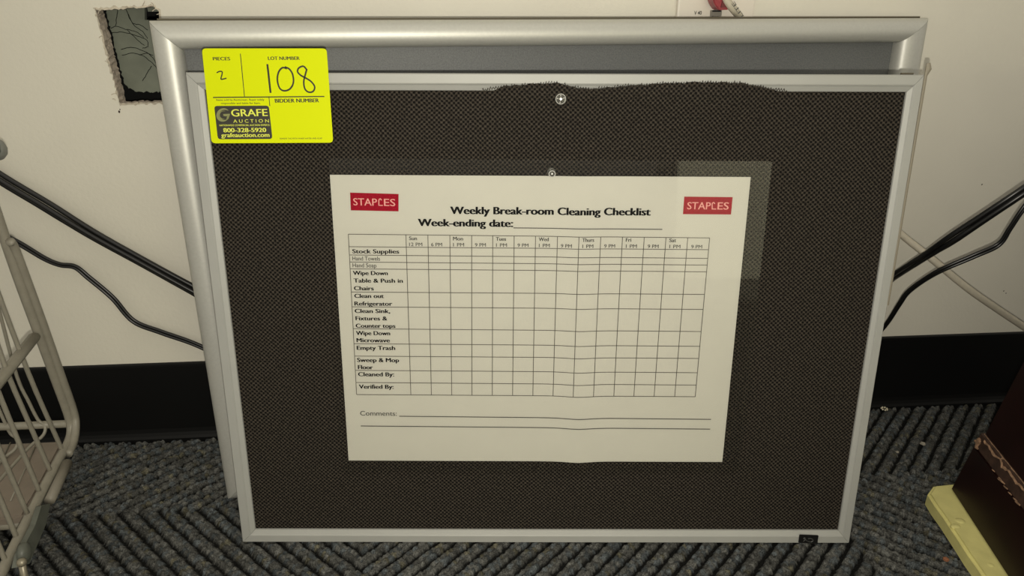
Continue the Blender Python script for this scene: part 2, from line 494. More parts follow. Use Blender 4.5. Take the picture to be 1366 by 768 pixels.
# ------------------------------------------------------------------ mitred frames
def mitred_frame(W, H, wl, wr, wb, wt, prof, names, m, parent, smooth=False, seam=M_seam):
    # prof: (fraction across the rail from the outer edge, height above plane)
    oc = [(0, 0), (W, 0), (W, H), (0, H)]
    ic = [(wl, wb), (W - wr, wb), (W - wr, H - wt), (wl, H - wt)]
    out = []
    for s in range(4):
        e = (s + 1) % 4
        bm = bmesh.new(); rows = []
        for f, z in prof:
            P = [Vector((oc[c][0] + (ic[c][0] - oc[c][0]) * f, oc[c][1] + (ic[c][1] - oc[c][1]) * f, z)) for c in (s, e)]
            d = (P[1] - P[0]).normalized() * .00012
            rows.append((bm.verts.new(P[0] + d), bm.verts.new(P[1] - d)))
        for i in range(len(rows)):
            j = (i + 1) % len(rows)
            bm.faces.new((rows[i][0], rows[j][0], rows[j][1], rows[i][1]))
        bm.faces.new([r[0] for r in rows]); bm.faces.new([r[1] for r in rows][::-1])
        bmesh.ops.recalc_face_normals(bm, faces=bm.faces)
        me = bpy.data.meshes.new('frame_rail'); bm.to_mesh(me); bm.free()
        ob = link('frame_rail', me, m, parent)
        if smooth:
            for p in me.polygons: p.use_smooth = True
            md = ob.modifiers.new('es', 'EDGE_SPLIT'); md.split_angle = math.radians(40)
        out.append(ob)
    return out

# ---- back board: wide rounded silver frame around a grey panel
back = thing('framed_board', 'larger grey board in a wide rounded silver frame, behind the dark mesh board', 'board', BP.matrix(), group='boards leaning on the wall')
dome = [(0, -.010), (0, -.001)] + [(0.5 - .5 * math.cos(math.pi * t / 14), .0095 * math.sin(math.pi * t / 14) ** .8) for t in range(1, 14)] + [(1, 0), (1, -.004), (.9, -.010)]
mitred_frame(BW, BH, .0185, .0235, .02, .0185, dome, None, M_silver, back, True)
bm = bmesh.new(); add_box(bm, (.015, .015, -.007), (BW - .018, BH - .015, -.0035))
bmobj('grey_panel', bm, M_board, back)
bm = bmesh.new(); add_box(bm, (.002, .004, -.0145), (BW + .003, BH + .0016, -.0102))  # dark edge showing past the frame stands in for its shadow on the wall
bmobj('backing_shadow_edge', bm, M_shadow, back)

# ---- front board
front = thing('mesh_bulletin_board', 'smaller dark mesh bulletin board in a slim silver frame, standing in front', 'board', FP.matrix(), group='boards leaning on the wall')
fprof = [(0, -.013), (0, -.0008), (.06, 0), (.56, -.0001), (.60, -.0004), (.63, .0002), (.68, -.0003), (.97, -.0016), (1, -.0022), (1, -.006), (.8, -.013)]
RL, RR, RB, RT = .0105, .0092, .0105, .0108
mitred_frame(FW, FH, RL, RR, RB, RT, fprof, None, M_silver2, front)
bm = bmesh.new(); add_box(bm, (.006, .006, -.011), (FW - .006, FH - .006, -.0052))
bmobj('board_panel', bm, M_void, front)
# mesh fabric: flat inside the frame, its loose top edge riding up over the top rail
fz = -.0032
top_px = [(640, 121), (655, 117), (668, 115.5), (690, 114), (715, 111.5), (735, 110.5), (748, 111), (757, 114), (768, 117), (790, 118), (810, 117), (830, 114.5),
          (855, 113), (880, 111), (900, 110.5), (930, 110), (960, 109.5), (985, 110.5), (1002, 113), (1030, 118), (1055, 122), (1075, 123.5)]
tu = [FP.uv(x, y, .0012) for x, y in top_px]
NX, NY = 236, 110
ulo, uhi, vlo = RL - .002, FW - RR + .002, RB - .002
vtop0 = FH - RT + .001
verts = []; uvs = []; faces = []
for j in range(NY + 1):
    for i in range(NX + 1):
        u = ulo + (uhi - ulo) * i / NX
        vt = vtop0
        lift = 0
        if tu[0][0] < u < tu[-1][0]:
            vt = np.interp(u, [p[0] for p in tu], [p[1] for p in tu])
            vt = max(vt, vtop0) if vt > vtop0 - .001 else vtop0
            vt += random.uniform(-.0006, .0006)
            kx = min(1, (u - tu[0][0]) / .03, (tu[-1][0] - u) / .05)
            lift = max(0, kx)
        t = j / NY
        v = vlo + (vt - vlo) * t
        dz = lift * .0052 * max(0, min(1, (v - (FH - .045)) / .032)) ** 1.3
        wav = .0004 * math.sin(u * 61 + v * 20) * lift * t
        verts.append((u, v, fz + dz + wav)); uvs.append((u, v))
for j in range(NY):
    for i in range(NX):
        a0 = j * (NX + 1) + i
        faces.append((a0, a0 + 1, a0 + NX + 2, a0 + NX + 1))
me = bpy.data.meshes.new('mesh_fabric'); me.from_pydata(verts, [], faces); me.update()
ul = me.uv_layers.new(name='UVMap')
li = np.empty(len(me.loops), dtype=np.int32); me.loops.foreach_get('vertex_index', li)
ul.data.foreach_set('uv', np.array(uvs, dtype=np.float32)[li].ravel())
link('mesh_fabric', me, M_fab, front, True)
# frayed edge loops
bm = bmesh.new()
u = tu[0][0] + .002
M_thread = mat('dark_thread', (0.05, 0.043, 0.032), 0.8)
zig = []
while u < tu[-1][0] - .012:
    v = np.interp(u, [p[0] for p in tu], [p[1] for p in tu])
    zig.append((u, v + random.uniform(-.0002, .0012), .0018 + random.uniform(0, .0005)))
    zig.append((u + .0007, v - .0011, .0017))
    u += .0017
add_tube(bm, zig, .00042, 5)
bmobj('frayed_edge', bm, M_thread, front)
# maker's badge
bu = [FP.uv(x, y, 0) for x, y in ((1064.5, 723), (1090, 724), (1091.5, 713), (1066, 712))]
bm = bmesh.new()
lo = [bm.verts.new((a[0], a[1], .0001)) for a in bu]; hi = [bm.verts.new((a[0], a[1], .0011)) for a in bu]
bm.faces.new(hi); bm.faces.new(lo[::-1])
for i in range(4): bm.faces.new((lo[i], lo[(i + 1) % 4], hi[(i + 1) % 4], hi[i]))
bmesh.ops.bevel(bm, geom=list(bm.edges), offset=.0004, segments=2, affect='EDGES')
badge = bmobj('badge', bm, M_badge, front); badge['label'] = 'small black badge with a grey swirl'
bm = bmesh.new()
for arc in ([(1071, 721), (1073, 718.5), (1077, 720.5), (1081, 721.3), (1084, 719.2), (1081, 716.8), (1077, 717)], [(1071, 717), (1073, 716), (1074, 718)]):
    add_tube(bm, spline([Vector((*FP.uv(x, y, 0), .00115)) for x, y in arc], 5), .00028, 5)
bmobj('swirl_mark', bm, M_badge2, badge)
# loose grey trim sticking out behind the right rail
bm = bmesh.new()
h0 = -.012
pA, pB = FP.uv(1235, 101, h0), FP.uv(1186, 407, h0)
pT, pT2 = FP.uv(1236.5, 92, h0), FP.uv(1238.5, 84, h0)
add_tube(bm, [(pB[0] - .001, pB[1], h0), (pA[0], pA[1], h0), (pT[0] + .001, pT[1], h0), (pT2[0], pT2[1], h0)], [.0009, .0011, .0022, .0014], 6, flat=.5)
o = bmobj('loose_trim_strip', bm, M_strip, front)
# dark strip standing in for the front board's shadow at its top right corner
bm = bmesh.new()
add_box(bm, (FW - .009, FH - .004, -.013), (FW - .001, FH + .0012, -.0115))
bmobj('corner_shadow_strip', bm, M_shadow, front)

# ------------------------------------------------------------------ laminated checklist
hs = -.0014                               # height of the sheet relative to the frame face (lies on the mesh)
lam = [FP.uv(x, y, hs) for x, y in ((456, 628), (986, 629.5), (1030, 215), (439, 211))]
u0, v0 = (lam[0][0] + lam[1][0]) / 2, lam[0][1]
sheet = thing('laminated_checklist', 'laminated white weekly cleaning checklist pinned on the dark mesh board', 'poster', FP.matrix(u0, v0, hs))
def crease(u, v):
    t = (u - .258 + .02 * (v - .18)) / .006
    k = max(0.0, min(1.0, (0.31 - v) / .2))
    g = math.exp(-t * t)
    return g * k * .0008, -.0011 * k * math.exp(-(t / 2.2) ** 2)       # (height, in-plane dip)
def sl(u, v, h=0.0):                      # sheet-local
    cz, cv = crease(u, v)
    return (u - u0, v + cv - v0, h + cz * .4)
def grid_sheet(name, quad, m, h, nu=90, nv=40, parent=sheet, thick=None):
    verts = []; faces = []
    for j in range(nv + 1):
        for i in range(nu + 1):
            s, t = i / nu, j / nv
            a = Vector(quad[0]).lerp(Vector(quad[1]), s); b = Vector(quad[3]).lerp(Vector(quad[2]), s)
            p = a.lerp(b, t); verts.append(sl(p.x, p.y, h))
    for j in range(nv):
        for i in range(nu):
            a0 = j * (nu + 1) + i; faces.append((a0, a0 + 1, a0 + nu + 2, a0 + nu + 1))
    return pydata(name, verts, faces, m, parent, True)
pap = [FP.uv(x, y, hs) for x, y in ((465, 614), (963.5, 616), (1001.5, 236), (440, 233))]
grid_sheet('paper', pap, M_paper, 0.0)
film = grid_sheet('laminate_film', lam, M_film, .00035)
film['label'] = 'clear glossy laminate pouch edge around the paper'

# text
def text_mesh_data(body, bold=0.0):
    cu = bpy.data.curves.new('t', 'FONT'); cu.body = body; cu.size = 1.0
    cu.offset = bold; cu.resolution_u = 3
    ob = bpy.data.objects.new('t', cu); C.objects.link(ob)
    dg = bpy.context.evaluated_depsgraph_get()
    me = bpy.data.meshes.new_from_object(ob.evaluated_get(dg))
    V = [v.co.copy() for v in me.vertices]; Fc = [tuple(p.vertices) for p in me.polygons]
    bpy.data.objects.remove(ob, do_unlink=True); bpy.data.curves.remove(cu); bpy.data.meshes.remove(me)
    return V, Fc
CAPH = max(v.y for v in text_mesh_data('H')[0])
class Print:
    """flat print collected on a plane; pixel anchors are turned into plane coordinates"""
    def __init__(s, plane, h, conv): s.V = []; s.F = []; s.pl = plane; s.h = h; s.conv = conv
    def text(s, body, a, b, cap_px, bold=0.0, lift=0.0, k=1.0):
        V, Fc = text_mesh_data(body, 0.0)
        A = Vector(s.pl.uv(*a, s.h)); B = Vector(s.pl.uv(*b, s.h))
        up = Vector(s.pl.uv(a[0], a[1] - cap_px, s.h))
        capm = (up - A).length
        d = (B - A); Wd = d.length; d.normalize(); nrm = Vector((-d.y, d.x))
        x0 = min(v.x for v in V); x1 = max(v.x for v in V)
        ex_ = bold * 3.6 * capm                      # extra stem width
        nc = 1 if bold < .005 else 4
        for c in range(nc):
            base = len(s.V)
            for v in V:
                p = A + d * ((v.x - x0) / (x1 - x0) * (Wd - ex_) + ex_ * (c / max(1, nc - 1))) + nrm * (v.y / CAPH * capm)
                s.V.append(s.conv(p.x, p.y, lift + c * .000003))
            s.F += [tuple(base + i for i in f) for f in Fc]
    def line(s, a, b, wpx, n=1, lift=0.0):
        A = Vector(s.pl.uv(*a, s.h)); B = Vector(s.pl.uv(*b, s.h))
        w = (Vector(s.pl.uv(a[0] + wpx, a[1], s.h)) - A).length / 2
        d = (B - A).normalized(); nr = Vector((-d.y, d.x)) * w
        base = len(s.V)
        for i in range(n + 1):
            p = A.lerp(B, i / n)
            s.V.append(s.conv(*(p - nr), lift)); s.V.append(s.conv(*(p + nr), lift))
        for i in range(n):
            k = base + 2 * i; s.F.append((k, k + 2, k + 3, k + 1))
    def stroke(s, pts, wpx, lift=0.0, sm=6):
        P = [Vector((*s.pl.uv(x, y, s.h), 0)) for x, y in pts]
        w = (Vector(s.pl.uv(pts[0][0] + wpx, pts[0][1], s.h)) - P[0].xy).length / 2
        P = spline(P, sm); base = len(s.V)
        for i, p in enumerate(P):
            t = (P[min(i + 1, len(P) - 1)] - P[max(i - 1, 0)]).normalized(); nr = Vector((-t.y, t.x)) * w
            s.V.append(s.conv(p.x - nr.x, p.y - nr.y, lift)); s.V.append(s.conv(p.x + nr.x, p.y + nr.y, lift))
        for i in range(len(P) - 1):
            k = base + 2 * i; s.F.append((k, k + 2, k + 3, k + 1))
    def poly(s, pts, lift=0.0):
        base = len(s.V)
        for x, y in pts: p = s.pl.uv(x, y, s.h); s.V.append(s.conv(p[0], p[1], lift))
        s.F.append(tuple(range(base, base + len(pts))))
    def rrect(s, quad, r, lift=0.0):
        out = []
        for i in range(4):
            c = Vector(quad[i]); p = (Vector(quad[i - 1]) - c).normalized() * r; q = (Vector(quad[(i + 1) % 4]) - c).normalized() * r
            for t in (0, .25, .5, .75, 1):
                a_ = c + p * (1 - t) ** 2 + q * t ** 2; out.append(tuple(a_))
        s.poly(out, lift)
    def build(s, name, m, parent): return pydata(name, s.V, s.F, m, parent)
hp = .00012
def SP(): return Print(FP, hs, lambda u, v, l: sl(u, v, hp + l))
# headings
p = SP()
p.text('Weekly Break-room Cleaning Checklist', (600.5, 285.2), (868, 287.3), 9.8, .045)
p.build('heading_text', M_ink, sheet); p = SP()
p.text('Week-ending date:', (557.5, 301.3), (684.7, 302.6), 9.6, .045)
p.build('heading_text', M_ink, sheet)
for a_, b_, k_ in (((684.8, 303.8), (883.5, 305.8), 12), ((532.6, 554.9), (948.5, 559.1), 40), ((481.3, 567.9), (947.4, 572.1), 40)):
    p = SP(); p.line(a_, b_, 1.3, k_); p.build('write_in_line', M_inkgrey, sheet)
# table
xt = [464.7, 541.5, 570.8, 600.1, 629.2, 657.3, 685.9, 714.4, 743.7, 772.4, 801.4, 830.4, 859.4, 888.4, 917.4, 946.6]
xb = [475.7, 548.1, 575.5, 602.6, 629.6, 656.7, 683.8, 710.8, 737.7, 764.6, 791.7, 818.8, 845.5, 872.5, 900, 927.4]
yl = [312.2, 328.9, 339.9, 349.3, 358.4, 389.3, 409, 438.2, 458.2, 474.7, 493.7, 509.9, 526]
yr = [317.2, 332.9, 344.5, 353.4, 362.4, 392.5, 412.5, 442, 461.7, 477.9, 496.9, 513.4, 528.9]
p = SP()
for a, b in zip(xt, xb):
    f = (a - xt[0]) / (xt[-1] - xt[0])
    p.line((a, yl[0] + 5 * f), (b, yl[-1] + 2.9 * f), .95, 24)
for a, b in zip(yl, yr):
    fl_ = (a - yl[0]) / (yl[-1] - yl[0])
    p.line((xt[0] + (xb[0] - xt[0]) * fl_, a), (xt[-1] + (xb[-1] - xt[-1]) * fl_, b), .95, 60)
p.build('table_grid', M_rule, sheet)
# column headings
M_head = mat('head_ink', (.03, .028, .024), .6)
for nme, c, wd in (('Sun', 1, 10.7), ('Mon', 3, 13.5), ('Tues', 5, 13.6), ('Wed', 7, 13.5), ('Thurs', 9, 16), ('Fri', 11, 7.4), ('Sat', 13, 9.3)):
    f = c / 15; x = xt[c] + 4.2
    p = SP(); p.text(nme, (x, 319.8 + 3.3 * f), (x + wd, 319.9 + 3.3 * f), 4.8, .022); p.build('column_heading', M_head, sheet)
for c in range(1, 15):
    s_ = '12 PM' if c == 1 else '6 PM' if c == 2 else ('1 PM' if c % 2 else '9 PM')
    f = c / 15; x = xt[c] + 4.4
    p = SP(); p.text(s_, (x, 327.8 + 3.6 * f), (x + (17.6 if c == 1 else 14.6), 327.9 + 3.6 * f), 4.6, .008); p.build('hour_heading', M_head, sheet)
rows = [('Stock Supplies', 470, 337.6, 532.7), ('Wipe Down', 470.9, 366.5, 517.6), ('Table & Push in', 471.8, 376.6, 537.6), ('Chairs', 472.2, 386.8, 498.9),
        ('Clean out', 472.8, 397, 512.3), ('Refrigerator', 472.9, 407.3, 523.5), ('Clean Sink,', 473.2, 417.1, 520.7), ('Fixtures &', 474.3, 426.9, 516.8),
        ('Counter tops', 474.6, 436.8, 527.7), ('Wipe Down', 475, 446.6, 520.7), ('Microwave', 475.7, 456.1, 520.3), ('Empty Trash', 476, 466.3, 527.4),
        ('Sweep & Mop', 476.4, 482.5, 532.6), ('Floor', 477.5, 492, 497.8), ('Cleaned By:', 477.8, 501.5, 526), ('Verified By:', 478.9, 518, 525.3)]
p = SP()
for s_, x0, y, x1 in rows:
    p = SP(); p.text(s_, (x0, y), (x1, y + .3), 5.3, .036); p.build('task_label', M_ink, sheet)
p = SP()
for s_, a_, b_, c_ in (('Hand Towels', (470.3, 347.2), (507, 347.5), 5.5), ('Hand Soap', (470.5, 356.3), (502.4, 356.6), 5.5), ('Comments:', (480.6, 553.9), (529.5, 554.3), 6)):
    p = SP(); p.text(s_, a_, b_, c_, .006); p.build('light_label', M_head, sheet)
# two red logos
for q4, ta, tb in ((((467, 256.7), (531.7, 258.6), (531.7, 281.8), (468, 280.4)), (471.5, 273.6), (527.5, 274.8)),
                   (((912.8, 262.1), (977.3, 262.8), (975.1, 286), (910.9, 285.5)), (916.4, 278.9), (971.7, 279.3))):
    p = SP(); p.poly(q4[::-1]); lg = p.build('red_logo', M_red, sheet)
    p = SP()
    L = Vector(tb) - Vector(ta)
    def at(f): return tuple(Vector(ta) + L * f)
    p.text('STAP', at(0), at(.565), 9.4, .008, .00006); p.text('ES', at(.73), at(1), 9.4, .008, .00006)
    sk = (at(.60), at(.60))
    x0, y0 = at(.60)
    p.stroke([(x0 + 3.8, y0 - 7.3), (x0 + 2.6, y0 - 9.2), (x0 + .6, y0 - 8.2), (x0 + .3, y0 - 5)], 1.3, .00006, 4)
    p.line((x0 + .35, y0 - 5.4), (x0 + .35, y0), 1.35, 1, .00006); p.line((x0 - .3, y0 - .6), (x0 + 5.6, y0 - .5), 1.3, 1, .00006)
    p.build('logo_letters', M_pink, lg)

# ------------------------------------------------------------------ push pins
def push_pin(label, px, py, r, long, hh):
    u, v = FP.uv(px, py, hh + .001)
    t = thing('push_pin', label, 'push pin', FP.matrix(u, v, hh), group='clear push pins on the mesh board')
    def lathe(prof_, seg=20):
        bm = bmesh.new(); rings = []
        for rr, z in prof_:
            rings.append([bm.verts.new((rr * math.cos(k / seg * 2 * math.pi), rr * math.sin(k / seg * 2 * math.pi), z)) for k in range(seg)])
        for i in range(len(rings) - 1):
            for k in range(seg): bm.faces.new((rings[i][k], rings[i][(k + 1) % seg], rings[i + 1][(k + 1) % seg], rings[i + 1][k]))
        bm.faces.new(rings[0][::-1]); bm.faces.new(rings[-1])
        return bm
    if long:
        pr = [(r, 0), (r, .0012), (r * .55, .002), (r * .5, .0055), (r * .75, .0075), (r * .85, .009), (r * .7, .0095)]
    else:
        pr = [(r, 0), (r * 1.02, .0008), (r * .9, .0016), (r * .45, .0020), (r * .4, .0026)]
    ob = bmobj('pin_head', lathe(pr), M_pin, t)
    bm = lathe([(r * .16, 0), (r * .16, (.0098 if long else .0028))], 8)
    bmobj('pin_shaft', bm, mat('pin_steel', (.7, .68, .6), .25, metal=.9), t)
    bm = bmesh.new()
    seg = 24; ri = r * (.86 if not long else .78); z = .0009 if not long else .0096
    rr = r if not long else r * .85
    pts = [(rr * .82 * math.cos(k / seg * 2 * math.pi), rr * .82 * math.sin(k / seg * 2 * math.pi), z + .0006) for k in range(seg + 1)]
    add_tube(bm, pts, .00028, 5, caps=False)
    if not long:
        for a in (0.3, 1.6, 3.0, 4.5): add_tube(bm, [(0, 0, .0022), (r * .7 * math.cos(a), r * .7 * math.sin(a), .0019)], .0003, 5)
    bmobj('pin_rim', bm, mat('pin_rim', (.55, .54, .5), .3), t)
push_pin('round clear push pin in the mesh near the top rail', 748, 132, .0038, False, .0021)
push_pin('clear push pin at the top edge of the laminated checklist', 735.5, 229.5, .0029, True, hs + .0008)

# ------------------------------------------------------------------ yellow auction tag
ht = .0009
tq = [FP.uv(x, y, ht) for x, y in ((282.5, 191), (444.6, 190.2), (435.8, 64.6), (269.4, 64.6))]
tu0, tv0 = tq[0]
tagm = FP.matrix(tu0, tv0, ht)
lot = thing('lot_tag', 'fluorescent yellow lot tag numbered 108 stuck on the top left corner', 'tag', tagm)
def TP(): return Print(FP, ht, lambda u, v, l: (u - tu0, v - tv0, .0003 + l))
p = TP(); p.rrect(((282.5, 191), (444.6, 190.2), (435.8, 64.6), (269.4, 64.6)), 5.5)
card = p.build('yellow_card', M_yel, lot)
bm = bmesh.new(); bm.from_mesh(card.data)
g = bmesh.ops.extrude_face_region(bm, geom=list(bm.faces))
for v in g['geom']:
    if isinstance(v, bmesh.types.BMVert): v.co.z -= .0003
bmesh.ops.recalc_face_normals(bm, faces=bm.faces)
bm.to_mesh(card.data); bm.free()
l1 = .00008
p = TP()
p.line((320.9, 71.5), (326.4, 128.7), 1.0, 1, l1); p.line((284.4, 129.9), (432.9, 128.6), 1.4, 1, l1); p.line((359, 129.5), (360.2, 141.4), .9, 1, l1)
p.build('ruled_lines', M_marker, lot)
for a_ in (('PIECES', (284.4, 80.5), (307.5, 80.4), 4.4, .03), ('LOT NUMBER', (357.8, 79.9), (400.2, 79.8), 4.4, .03), ('BIDDER NUMBER', (367, 136.8), (426, 136.3), 5, .035),
           ('Items sold by Auctioneer, Buyer solely', (289, 134.4), (352.8, 134), 2.5, .01), ('responsible and liable for Item.', (295.3, 138.9), (347.9, 138.6), 2.5, .01),
           ('REMOVE TAG WITH WARM WATER AND SOAP', (373.5, 185.7), (430, 185.3), 1.9, .005)):
    p = TP(); p.text(*a_, l1); p.build('printed_text', M_marker, lot)
for pts_, w_ in (([(356.8, 85.5), (358.2, 97), (359.6, 110), (361.2, 123.8)], 2.6),
    ([(383, 91.6), (377, 90.3), (372, 96), (370.2, 106), (373, 117), (379, 121), (387, 118.5), (391.6, 110), (390.5, 99), (386, 92), (380, 89.2)], 2.2),
    ([(409.4, 93), (405, 88.4), (399, 90.5), (397.2, 95.5), (401.5, 100.5), (409.5, 104.8), (416, 109.5), (420, 116), (417.8, 121.8), (412, 122.8), (407, 118.5), (405.4, 109), (407.6, 99), (409.6, 92)], 2.2),
    ([(289.3, 97), (293, 95.2), (296.4, 95.6), (296.5, 99), (295, 105.2), (298, 105.4), (302.4, 104.2)], 1.6)):
    p = TP(); p.stroke(pts_, w_, l1); p.build('handwritten_number', M_marker, lot)
p = TP(); p.rrect(((290.9, 185.6), (363.7, 185.2), (358.8, 140.8), (286, 141.2)), 4, l1)
bx = p.build('black_logo_box', M_tagblack, lot)
l2 = .00016
p = TP()
p.text('GRAFE', (309.2, 155.2), (357.7, 154.6), 9.3, .018, l2); p.text('A U C T I O N', (311.8, 163.6), (359.2, 163.2), 4.3, .0, l2)
p.text('NATIONWIDE COMMERCIAL AUCTION EXPERTS', (293.2, 168.2), (360, 167.8), 2.3, .01, l2)
p.text('800-328-5920', (298.5, 176.3), (355.7, 175.9), 5.5, .03, l2); p.text('grafeauction.com', (295.7, 182.9), (360, 182.5), 5.6, .025, l2)
p.build('logo_text', M_yeltxt, bx)
p = TP()
cx_, cy_ = 298, 153.2
def crescent(r0, r1, a0, a1, n=22):
    V0 = []
    for i in range(n + 1):
        t = i / n; a = math.radians(a0 + (a1 - a0) * t); wdt = math.sin(math.pi * min(1, t * 1.0)) ** .7
        V0.append(((cx_ + .08 * (r0 * math.sin(a)) + r0 * math.cos(a), cy_ - r0 * math.sin(a)), (cx_ + (r0 - (r0 - r1) * wdt) * math.cos(a), cy_ - (r0 - (r0 - r1) * wdt) * math.sin(a))))
    for i in range(n): p.poly([V0[i][0], V0[i + 1][0], V0[i + 1][1], V0[i][1]], l2)
crescent(9, 5.2, 40, 330); crescent(5.6, 4.4, 60, 300)
p.poly([(298, 152), (307.2, 151.6), (306.6, 154.6), (302.5, 155), (298.6, 154.6)], l2)
p.poly([(303.5, 154.6), (306.6, 154.2), (305, 158.6), (302, 160)], l2)
p.build('swirl_emblem', M_olive, bx)

# ------------------------------------------------------------------ wall plate, plug and cables
def W(px, py, off): return wallp(px, py, off)
pc = (W(903, 0, .0) + W(1005.5, 0, .0)) / 2
x0, x1 = W(901.5, 8, 0).x, W(1004, 8, 0).x
plate = thing('wall_plate', 'ivory data wall plate marked V 40 above the boards', 'wall plate', loc=((x0 + x1) / 2, 0, W(950, 23, 0).z - .004))
hw = (x1 - x0) / 2
bm = bmesh.new(); add_box(bm, (-hw, -.0055, -.004), (hw, -.0003, .112), .0016)
bmobj('plate_body', bm, M_plate, plate, False)
def pl_local(px, py, off): q = W(px, py, off); return (q.x - plate.location.x, q.y, q.z - plate.location.z)
ja, jb = pl_local(947, 21.5, .006), pl_local(962.5, 13.5, .006)
bm = bmesh.new(); add_box(bm, (ja[0], -.0075, ja[2]), (jb[0], -.005, jb[2]), .0004); add_box(bm, (ja[0] + .002, -.0075, ja[2] - .003), (jb[0] - .0025, -.005, ja[2] + .0002), .0003)
j_ = bmobj('jack_tab', bm, M_jack, plate)
bm = bmesh.new(); add_box(bm, (ja[0] + .001, -.0079, jb[2] - .0012), (jb[0] - .001, -.0074, jb[2]))
bmobj('jack_slot', bm, M_void, j_)
# V 40 as thin raised print
V, Fc = text_mesh_data('V 40', .02)
a_, b2 = pl_local(925.8, 19.5, .0057), pl_local(935.8, 19.2, .0057)
xx0, xx1 = min(v.x for v in V), max(v.x for v in V)
Vp = [(a_[0] + (v.x - xx0) / (xx1 - xx0) * (b2[0] - a_[0]), -.0058, a_[2] + v.y / CAPH * .0027) for v in V]
pydata('plate_marking', Vp, Fc, M_tagblack, plate)
# crimson plug + cream cable
cab = thing('network_cable', 'cream network cable with a crimson plug hanging from the ivory wall plate', 'cable', loc=W(968, 4, .012))
cl = cab.location
def rel(pts): return [Vector(q) - cl for q in pts]
bm = bmesh.new()
c0 = W(961, 3, .016) - cl
# wedge shaped boot
def hexa(bm, pts_front, y0, y1):
    f_ = [bm.verts.new((q[0], y0, q[2])) for q in pts_front]; k_ = [bm.verts.new((q[0], y1, q[2])) for q in pts_front]
    bm.faces.new(f_); bm.faces.new(k_[::-1])
    for i in range(len(f_)): bm.faces.new((f_[i], f_[(i + 1) % len(f_)], k_[(i + 1) % len(f_)], k_[i]))
front_px = [(950, 0), (952.5, 6.5), (957.5, 13.5), (971, 13), (975, -8), (949, -8)]
hexa(bm, rel([W(x, y, .018) for x, y in front_px]), -.020 - cl.y, -.006 - cl.y)
bmesh.ops.bevel(bm, geom=list(bm.edges), offset=.0008, segments=2, affect='EDGES')
bmobj('crimson_plug', bm, M_conn, cab)
bm = bmesh.new()
hexa(bm, rel([W(x, y, .018) for x, y in [(962, 0), (960, 10), (969, 9.5), (967.5, -4), (964, -6)]]), -.0215 - cl.y, -.019 - cl.y)
bmobj('plug_latch', bm, mat('dark_crimson', (.12, .004, .01), .35), cab)
path = [W(966, -8, .020), W(970, 2, .021), W(978, 12, .020), W(987, 23, .012), W(1000, 42, .009), W(1040, 100, .007), W(1100, 190, .0045), W(1150, 255, .005), W(1180, 291, .006), W(1205, 315, .026),
        W(1240, 343, .048), W(1290, 384, .06), W(1330, 412, .06), W(1366, 436, .06), W(1420, 472, .06)]
sp_ = spline(path, 8)
tube_obj('cable_sleeve', rel(sp_[:34]), .0030, M_wcord, cab)
tube_obj('cable_jacket', rel(sp_[33:]), .0032, M_wcord, cab)
# sleeve marking
V, Fc = text_mesh_data('LITE', .01)
A_, B_ = W(990, 22.5, .0255), W(977.5, 3.5, .0255)
d_ = (B_ - A_); Wl = d_.length; d_.normalize(); up_ = d_.cross(Vector((0, -1, 0))) * -1
xx0, xx1 = min(v.x for v in V), max(v.x for v in V)
Vp = [Vector(A_ + d_ * ((v.x - xx0) / (xx1 - xx0) * Wl) + up_ * (v.y / CAPH - .5) * .0026 + Vector((0, (-.0002 - .0004 * (1 - abs(v.y / CAPH - .5) * 1.2)), 0))) - cl for v in V]
pydata('cable_marking', Vp, Fc, M_inkgrey, cab)

def cord(label, path, strands, r):
    base = path[0]
    t = thing('black_cord', label, 'cord', loc=base, group='black cords hanging along the wall')
    sp = spline(path, 8)
    for k, (a, dy) in enumerate(strands):
        pts = []
        for i, q in enumerate(sp):
            tg = (sp[min(i + 1, len(sp) - 1)] - sp[max(i - 1, 0)]).normalized()
            sd = Vector((-tg.z, 0, tg.x)).normalized()
            tw = math.sin(i * .11 + 1.2) * .15
            pts.append(q + sd * (a * (1 - abs(tw))) + Vector((0, dy + a * tw, 0)) - base)
        tube_obj('cord_strand', pts, r, M_cord, t)
cord('thick black cord, the upper one on both sides of the boards',
     [W(-60, 196, .012), W(0, 237, .012), W(60, 273, .012), W(125, 313, .012), W(190, 349, .012), W(250, 382, .012), W(330, 425, .012), W(460, 480, .012), W(620, 512, .012), W(800, 512, .012), W(980, 480, .012),
      W(1120, 415, .011), W(1160, 390, .010), W(1182, 375, .010), W(1200, 363, .028), W(1225, 347, .055), W(1255, 328, .080), W(1300, 298, .095), W(1366, 254, .11), W(1430, 210, .11)],
     [(.0034, 0), (-.0004, -.0026), (-.0036, 0)], .0022)
cord('thin black twin cord sagging below the thick cord',
     [W(-60, 270, .008), W(0, 310, .008), W(30, 327, .008), W(60, 345, .008), W(80, 353, .008), W(100, 356, .008), W(118, 370, .008), W(150, 397, .008), W(178, 428, .008), W(215, 443, .008), W(265, 461, .008),
      W(340, 497, .009), W(430, 525, .009), W(600, 545, .009), W(800, 548, .009), W(980, 532, .010), W(1110, 492, .010), W(1150, 462, .010), W(1168, 448, .011), W(1184, 430, .022), W(1200, 405, .038), W(1214, 387, .052), W(1250, 363, .073), W(1300, 341, .085),
      W(1332, 326, .090), W(1347, 305, .093), W(1366, 277, .096), W(1400, 237, .098)],
     [(.00135, 0), (-.00135, 0)], .0014)

